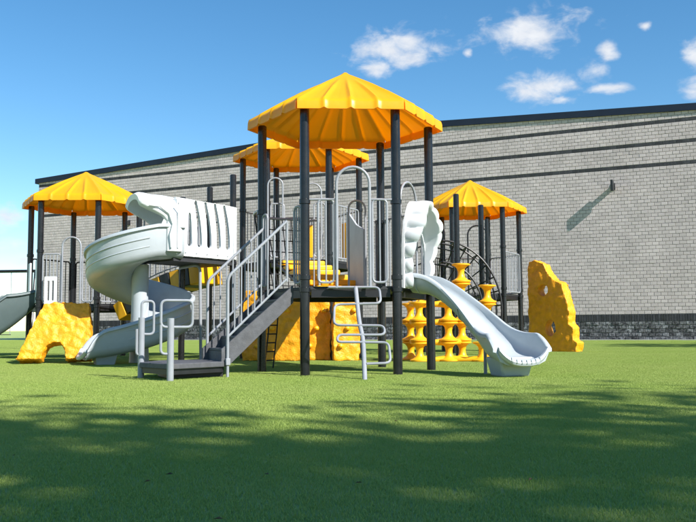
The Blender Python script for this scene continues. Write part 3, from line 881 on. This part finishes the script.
for s in (-1, 1):
    pts0 = [A + bd * (hl * t) + bn * s * .42 + Vector((0, 0, bz(t) - A.z + .12)) for t in [k / 10 for k in range(11)]]
    pts1 = [p + Vector((0, 0, .95)) for p in pts0]
    hr = MB().tube(pts1, .018, 8).build('handrail', 'grey_metal', br); MB().tube(pts0, .015, 8).build('lower_rail', 'grey_metal', hr)
    for k in range(15):
        t = (k + .5) / 15; p = A + bd * (hl * t) + bn * s * .42; p.z = bz(t) + .12
        MB().tube([p, p + Vector((0, 0, .95))], .011, 6).build('baluster', 'grey_metal', hr)

# ------------------------------------------------------------------ yellow steps between the two decks
ys = thing('step_ramp', (-.45, 15.6, 0), 'yellow moulded steps with a tall grey side panel behind the front tower deck', 'steps')
a0, b0 = T1.e(1, .5, .05, 0), T2.e(4, .5, .05, 0); yd = (b0 - a0); yl = yd.length; yd.normalize(); yn = Vector((-yd.y, yd.x, 0))
for i in range(6):
    t = (i + .5) / 6; z = 1.22 + (2.05 - 1.22) * (i + 1) / 6.5
    c = a0 + yd * (yl * t)
    MB().box(Vector((c.x, c.y, z - .055)), (yl / 6 * 1.01, .86, .10), yd).build('step', 'yellow', ys, bevel=.025)
    MB().box(Vector((c.x, c.y, z - .15)), (yl / 6 * .8, .82, .09), yd).build('riser', 'black_coat', ys, smooth=False)
mb = MB(); pp = a0 + yd * .1 - yn * .42
mb.prism([pp + Vector((0, 0, 1.15)), pp + yd * .55 + Vector((0, 0, 1.2)), pp + yd * 1.0 + Vector((0, 0, 1.75)), pp + yd * 1.0 + Vector((0, 0, 2.75)), pp + yd * .4 + Vector((0, 0, 2.42)), pp + Vector((0, 0, 2.3))], yn * .03)
mb.build('side_panel', 'panel_grey', ys, smooth=False)
for s in (-1, 1):
    q0, q1 = a0 + yn * s * .44 + Vector((0, 0, 1.1)), b0 + yn * s * .44 + Vector((0, 0, 1.95))
    MB().tube([q0, q1], .03, 8).build('side_beam', 'black_coat', ys)

# ------------------------------------------------------------------ rock climbers
rk = thing('rock_climber', (-5.95, 17.2, 0), 'bright yellow moulded rock climber with an arched crawl hole at its foot', 'rock climber', 'moulded rock climbers')
ra, rb_ = Vector((-6.27, 16.02, 0)), Vector((-4.96, 16.22, 0)); rx = (rb_ - ra).normalized(); rlen = (rb_ - ra).length
rn = Vector((rx.y, -rx.x, 0)); rup = (Vector((0, 0, 1)) - rn * .30).normalized()
outl = [(0, 0), (.28, .0), (.46, .0), (.49, .16), (.56, .28), (.66, .34), (.77, .32), (.85, .22), (.89, 0.0), (rlen + .03, 0), (rlen + .02, .4), (rlen - .02, .85), (rlen - .06, 1.13), (rlen - .5, 1.15), (.42, 1.12), (.30, .85), (.13, .42), (.03, .15)]
o = plate(outl, [], ra, rx, rup, .34).build('rock_body', 'rock_yellow', rk)
rocky(o, .022, .065, .17)
RX2 = 1.2
rk2 = thing('rock_climber', (5.3, 22.0, 0), 'tall orange yellow rock slab with two finger holes standing apart near the building', 'rock climber', 'moulded rock climbers')
outl = [(0, 0), (1.16, 0), (1.20, .25), (1.10, .32), (1.12, .62), (1.0, .72), (1.03, 1.0), (.98, 1.3), (.90, 1.55), (.86, 1.75), (.66, 1.86), (.52, 2.05), (.42, 2.28), (.2, 2.40), (.04, 2.36), (.0, 2.2)]
def ell(cx, cy, a, b): return [(cx + a * math.cos(2 * math.pi * k / 14), cy + b * math.sin(2 * math.pi * k / 14)) for k in range(14)]
kx = Vector((.72, -.69, 0)).normalized()
outl = [(x * RX2, z_ * 1.02) for x, z_ in outl]
o = plate(outl, [ell(.46, 1.62, .13, .14), ell(.66, .62, .14, .19)], Vector((4.80, 22.42, 0)) + Vector((.69, .72, 0)) * .38, kx, (0, 0, 1), .38).build('rock_body', 'rock_yellow', rk2)
rocky(o, .028, .065, .24)
# lower panels beneath the tower behind
for (a, b, h, lab) in ((Vector((-2.10, 16.85, 0)), Vector((-.88, 16.66, 0)), 1.42, 'yellow climbing wall panel seen beneath the stairs'),
                       (Vector((-.34, 16.64, 0)), Vector((.20, 16.80, 0)), 1.30, 'yellow climbing wall panel seen behind the serpentine ladder'),
                       (Vector((-.92, 16.98, 0)), Vector((-.36, 16.98, 0)), 1.36, 'shaded yellow climbing wall panel between the other two, behind the front post')):
    cp = thing('climbing_panel', (a + b) / 2, lab, 'climbing panel', 'climbing panels under the decks')
    ax = (b - a).normalized(); L = (b - a).length
    o = plate([(0, 0), (L, 0), (L + .02, h * .5), (L - .03, h), (L * .45, h - .04), (.03, h), (-.02, h * .45)], [], a, ax, (0, 0, 1), .16).build('panel_body', 'rock_yellow', cp)
    rocky(o, .028, .07, .2)
    for k in range(3):
        MB().lathe(a + ax * (L * (.25 + .25 * k)) + Vector((ax.y, -ax.x, 0)) * .17 + Vector((0, 0, .3 + .35 * k)), [(.05, -.03), (.06, 0), (.04, .04)], 10).build('hand_hold', 'yellow', cp)

# ------------------------------------------------------------------ spool climber
sc = thing('spool_climber', (1.9, 16.1, 0), 'cluster of yellow stacked spool shapes under and behind the wave slide', 'climber')
prof = [(.10, 0), (.16, .004), (.185, .02), (.185, .045), (.13, .065), (.085, .105), (.066, .16), (.064, .22), (.08, .28), (.12, .325), (.18, .348), (.18, .37), (.15, .38), (.10, .381)]
spool_me = None
cols_ = [(1.24, 16.7, 0, 3), (1.345, 15.9, 0, 3), (1.9, 15.9, 0, 3), (2.22, 16.4, 0, 5), (2.86, 17.2, 0, 4), (2.5, 15.7, 0, 1)]
for (x, y, z0, n) in cols_:
    MB().tube([(x, y, 0), (x, y, z0 + n * .38 + .02)], .03, 8).build('pole', 'galvanised', sc)
    for k in range(n):
        if spool_me is None:
            o = MB().lathe((0 + sc.location.x, sc.location.y, 0), prof, 18).build('spool', 'yellow', sc, angle=50); spool_me = o.data
        else:
            o = bpy.data.objects.new('spool', spool_me); col.objects.link(o); o.parent = sc
        o.location = Vector((x, y, z0 + k * .38)) - sc.location
        o.rotation_euler = (0, 0, random.uniform(0, 1))
for (i, j, z) in ((0, 1, .38), (0, 1, .76), (1, 2, .05), (1, 2, .76), (1, 2, .38), (2, 3, .38), (2, 3, .05), (0, 1, 1.1), (2, 5, .05), (1, 2, 1.1)):
    a, b = cols_[i], cols_[j]
    MB().tube([(a[0], a[1], z), ((a[0] + b[0]) / 2, (a[1] + b[1]) / 2, z - .01), (b[0], b[1], z)], [.08, .05, .08], 12).build('link', 'yellow', sc)

# ------------------------------------------------------------------ black arched climber
ac = thing('arch_climber', (2.6, 19.6, 0), 'black curved bar climber with two dark posts in front of the far roofed tower', 'climber')
post(ac, 2.50, 19.1, 3.72, (1.3, 2.2)); post(ac, 3.17, 19.75, 3.56, (1.3, 2.2)); post(ac, 3.27, 19.55, 3.2, (1.3,), r=.045)
ctr = Vector((2.15, 0, 1.05))
def arc(rad, y, a0=-8, a1=88, n=16):
    return [Vector((ctr.x + rad * math.cos(R(a0 + (a1 - a0) * k / n)), y + .12 * math.sin(k), ctr.z + rad * 1.18 * math.sin(R(a0 + (a1 - a0) * k / n)))) if False else
            Vector((ctr.x + rad * math.cos(R(a0 + (a1 - a0) * k / n)), y, ctr.z + rad * 1.15 * math.sin(R(a0 + (a1 - a0) * k / n)))) for k in range(n + 1)]
for y in (19.45, 20.15):
    for rad in (1.42, .98, .58):
        MB().tube(arc(rad, y), .024, 8).build('arch_bar', 'black_coat', ac)
for k in range(0, 17, 2):
    for rad in (1.42, .98):
        p, q = arc(rad, 19.45)[k], arc(rad, 20.15)[k]; MB().tube([p, q], .017, 6).build('rung', 'black_coat', ac)
    p, q = arc(1.42, 19.45)[k], arc(.58, 20.15)[min(16, k + 1)]; MB().tube([p, q], .015, 6).build('brace', 'black_coat', ac)
for rad in (1.42, .98):
    for y in (19.45, 20.15):
        p = arc(rad, y)[0]; MB().tube([p, (p.x + .02, p.y, 0)], .024, 8).build('leg', 'black_coat', ac)
for x in (1.5, 1.85):
    MB().tube([(x, 19.8, 0), (x, 19.8, 2.9)], .03, 8).build('mast', 'black_coat', ac)
for z in (1.3, 1.7, 2.1, 2.5): MB().tube([(1.5, 19.8, z), (1.85, 19.8, z + .1), (2.5, 19.3, z - .1)], .018, 6).build('rung', 'black_coat', ac)

# ------------------------------------------------------------------ grey slide at the far left, its shade put into the colour
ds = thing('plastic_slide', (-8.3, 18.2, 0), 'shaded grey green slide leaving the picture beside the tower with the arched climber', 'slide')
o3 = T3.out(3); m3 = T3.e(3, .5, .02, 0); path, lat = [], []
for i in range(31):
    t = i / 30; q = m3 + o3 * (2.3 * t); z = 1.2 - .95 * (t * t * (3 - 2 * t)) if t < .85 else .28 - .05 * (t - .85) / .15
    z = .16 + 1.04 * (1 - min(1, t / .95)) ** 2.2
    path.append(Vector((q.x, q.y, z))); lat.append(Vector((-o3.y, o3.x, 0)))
sweep(path, lat, lambda i: trough(.33, .33, .34 + .45 * min(1, i / 8) - .38 * (i / 30) ** 2, .34 + .45 * min(1, i / 8) - .38 * (i / 30) ** 2)).build('chute', 'slide_shaded', ds, angle=60)
e_ = path[-4]; MB().box((e_.x, e_.y, .10), (.3, .4, .22), o3).build('foot', 'slide_shaded', ds, bevel=.03)

# ------------------------------------------------------------------ swing set far left
sw = thing('swing_set', (-14.2, 30, 0), 'dark swing frame at the far left edge beyond the towers', 'swing set')
s0, s1 = Vector((-11.25, 30, 2.78)), Vector((-17.0, 30.6, 2.78))
MB().tube([s0, s1], .055, 12).build('top_bar', 'charcoal', sw)
for q, sgn in ((s0, 1), (s1, -1)):
    for yy in (-1, 1): MB().tube([q, (q.x + .25 * sgn, q.y + yy * 1.05, 0)], .045, 10).build('leg', 'charcoal', sw)
for k in range(3):
    c = s0.lerp(s1, .2 + .3 * k); st_ = MB().box((c.x, c.y, .5), (.5, .16, .025), (1, 0, 0)).build('seat', 'rubber', sw, bevel=.008)
    for s in (-.24, .24): MB().tube([(c.x + s, c.y, 2.75), (c.x + s, c.y, .51)], .012, 6).build('chain', 'galvanised', st_)

# ------------------------------------------------------------------ trees that shade the lawn from outside the picture
def tree_mesh(seed, rx, rz, nclump, nleaf, lsize):
    r = np.random.default_rng(seed); V, F = [], []
    cl = []
    while len(cl) < nclump:
        p = r.uniform(-1, 1, 3)
        d = np.linalg.norm(p)
        if .35 < d < 1: cl.append(p * np.array([rx, rx, rz]) * r.uniform(.85, 1.1))
    for c in cl:
        pts = c + r.normal(0, 1, (nleaf, 3)) * np.array([.42, .42, .3])
        for p in pts:
            a = r.normal(size=3); a /= np.linalg.norm(a); b = np.cross(a, r.normal(size=3)); b /= np.linalg.norm(b)
            L = lsize * r.uniform(.6, 1.3); n = len(V)
            V += [p - a * L, p + b * L * .5, p + a * L, p - b * L * .5]; F.append((n, n + 1, n + 2, n + 3))
    return V, F
crown_me = []
for sd_ in (1, 2):
    V, F = tree_mesh(sd_, 2.9, 2.0, 58, 76, .135)
    me = bpy.data.meshes.new('crown'); me.from_pydata([tuple(v) for v in V], [], F); me.materials.append(MATS['leaf']); crown_me.append(me)
trunk_me = None
def make_tree(x, y, h, s, rot, k, label):
    global trunk_me
    r = thing('shade_tree', (x, y, 0), label, 'tree', 'trees around the lawn outside the picture')
    if trunk_me is None:
        mb = MB(); mb.tube([(0, 0, -.1), (.03, .02, 1.2), (.0, .05, 2.6), (.06, 0, 4.2), (.02, .03, 6.3)], [.2, .16, .135, .1, .03], 12)
        for i in range(9):
            a = i * 2.4; z = 2.7 + i * .36; L = 2.0 - .1 * i
            mb.tube([(.02, .02, z), (math.cos(a) * L * .5, math.sin(a) * L * .5, z + .55), (math.cos(a) * L, math.sin(a) * L, z + 1.0)], [.07, .045, .015], 7)
        t = mb.build('trunk', 'bark', None); trunk_me = t.data; t.parent = r
    else:
        t = bpy.data.objects.new('trunk', trunk_me); col.objects.link(t); t.parent = r
    t.scale = (s, s, h / 5.4); t.rotation_euler = (0, 0, rot)
    c = bpy.data.objects.new('crown', crown_me[k]); col.objects.link(c); c.parent = r
    c.location = (0, 0, h); c.scale = (s, s, s); c.rotation_euler = (0, 0, rot)
for i, (x, y, h, s, rot, k, lab) in enumerate([
        (6.29, -8.70, 12.5, 1.6, 0.3, 0, 'tall leafy tree behind the viewpoint whose shade falls on the near lawn at left'),
        (11.67, -9.65, 13.5, 1.6, 1.9, 1, 'tall leafy tree behind the viewpoint whose shade falls on the middle of the near lawn'),
        (15.09, -8.60, 12.5, 1.6, 4.1, 0, 'leafy tree behind the viewpoint, third in the row that shades the near lawn'),
        (19.38, -8.03, 13, 1.65, 3.1, 1, 'tall leafy tree behind the viewpoint whose shade falls on the near lawn at right'),
        (24.29, -7.20, 12.5, 1.6, 5.2, 0, 'outermost tall leafy tree far right of the viewpoint'),
        (17.2, 23.2, 5.2, 1.0, 1.2, 0, 'leafy tree right of the picture near the building'),
        (21.5, 25.0, 5.6, 1.0, 2.2, 1, 'farther leafy tree right of the picture near the building')]):
    make_tree(x, y, h, s, rot, k, lab)

# ------------------------------------------------------------------ turf pile
NBL = 17000
px_, py_ = rng.uniform(-.5, .5, NBL), rng.uniform(-.5, .5, NBL)
hh = rng.uniform(.007, .015, NBL); az_ = rng.uniform(0, 2 * np.pi, NBL); ln = rng.uniform(.2, .95, NBL) * hh
fa = rng.uniform(0, 2 * np.pi, NBL); wd = rng.uniform(.0010, .0018, NBL)
ux, uy = np.cos(fa) * wd, np.sin(fa) * wd; lx, ly = np.cos(az_) * ln, np.sin(az_) * ln
V = np.zeros((NBL, 5, 3))
V[:, 0] = np.stack([px_ - ux, py_ - uy, np.full(NBL, -.002)], -1); V[:, 1] = np.stack([px_ + ux, py_ + uy, np.full(NBL, -.002)], -1)
V[:, 2] = np.stack([px_ + ux * .9 + lx * .35, py_ + uy * .9 + ly * .35, hh * .6], -1); V[:, 3] = np.stack([px_ - ux * .9 + lx * .35, py_ - uy * .9 + ly * .35, hh * .6], -1)
V[:, 4] = np.stack([px_ + lx, py_ + ly, hh], -1)
F = []
for i in range(NBL):
    b = i * 5; F += [(b, b + 1, b + 2, b + 3), (b + 3, b + 2, b + 4)]
me = bpy.data.meshes.new('grass'); me.from_pydata(V.reshape(-1, 3).tolist(), [], F); me.materials.append(MATS['turf_blade'])
grass = bpy.data.objects.new('grass', me); col.objects.link(grass)
tag(grass, 'short green synthetic turf pile covering the whole playground', 'grass', kind='stuff')
ng = bpy.data.node_groups.new('turf_tiles', 'GeometryNodeTree')
ng.interface.new_socket('Geometry', in_out='INPUT', socket_type='NodeSocketGeometry')
ng.interface.new_socket('Geometry', in_out='OUTPUT', socket_type='NodeSocketGeometry')
gn, gl = ng.nodes, ng.links
gi, go = gn.new('NodeGroupInput'), gn.new('NodeGroupOutput')
grid = gn.new('GeometryNodeMeshGrid')
for k_, v_ in (('Size X', 70.0), ('Size Y', 56.0), ('Vertices X', 71), ('Vertices Y', 57)): grid.inputs[k_].default_value = v_
tf = gn.new('GeometryNodeTransform'); tf.inputs['Translation'].default_value = (0, 29.3, .003)
gl.new(grid.outputs['Mesh'], tf.inputs['Geometry'])
dele = gn.new('GeometryNodeDeleteGeometry'); dele.domain = 'POINT'
gl.new(tf.outputs[0], dele.inputs['Geometry'])
pos = gn.new('GeometryNodeInputPosition'); sx = gn.new('ShaderNodeSeparateXYZ'); gl.new(pos.outputs[0], sx.inputs[0])
def gm(op, a, b=None):
    n = gn.new('ShaderNodeMath'); n.operation = op
    for i, x in enumerate((a, b)):
        if x is None: continue
        if isinstance(x, (int, float)): n.inputs[i].default_value = x
        else: gl.new(x, n.inputs[i])
    return n.outputs[0]
outside = gm('GREATER_THAN', gm('SUBTRACT', gm('ABSOLUTE', sx.outputs[0]), gm('MULTIPLY', sx.outputs[1], .5)), 3.6)
side = gm('ADD', gm('MULTIPLY', gm('SUBTRACT', sx.outputs[0], WX), wnv.x), gm('MULTIPLY', gm('SUBTRACT', sx.outputs[1], WY), wnv.y))
behind = gm('LESS_THAN', side, 1.0)
gl.new(gm('MAXIMUM', outside, behind), dele.inputs['Selection'])
iop = gn.new('GeometryNodeInstanceOnPoints')
rv = gn.new('FunctionNodeRandomValue'); rv.data_type = 'INT'
rv.inputs['Min'].default_value, rv.inputs['Max'].default_value
for s_ in rv.inputs:
    if s_.name == 'Min' and s_.type == 'INT': s_.default_value = 0
    if s_.name == 'Max' and s_.type == 'INT': s_.default_value = 3
iv = [s_ for s_ in rv.outputs if s_.type == 'INT'][0]
cx_ = gn.new('ShaderNodeCombineXYZ'); gl.new(gm('MULTIPLY', iv, math.pi / 2), cx_.inputs[2])
gl.new(dele.outputs[0], iop.inputs['Points']); gl.new(gi.outputs[0], iop.inputs['Instance']); gl.new(cx_.outputs[0], iop.inputs['Rotation'])
gl.new(iop.outputs[0], go.inputs[0])
md = grass.modifiers.new('turf_tiles', 'NODES'); md.node_group = ng

# ------------------------------------------------------------------ dry leaves and crumbs on the turf
mat('dry_leaf', (.11, .065, .03), .8, island=.5)
lrng = random.Random(11); mb = MB()
for k in range(16):
    y = 2.4 + 9 * lrng.random() ** 1.3; x = lrng.uniform(-.46, .46) * y; a = lrng.uniform(0, 6.28); L = lrng.uniform(.008, .022); wv = L * lrng.uniform(.35, .6)
    c, s_ = math.cos(a), math.sin(a); b = len(mb.v); z = .018 + lrng.uniform(0, .006)
    mb.v += [(x - c * L, y - s_ * L, z), (x - s_ * wv, y + c * wv, z + .008), (x + c * L, y + s_ * L, z + .003), (x + s_ * wv, y - c * wv, z + .006)]
    mb.f += [(b, b + 1, b + 2), (b, b + 2, b + 3)]
tag(mb.build('leaf_litter', 'dry_leaf', smooth=False), 'small dry leaves scattered on the near turf', 'leaves', kind='stuff')
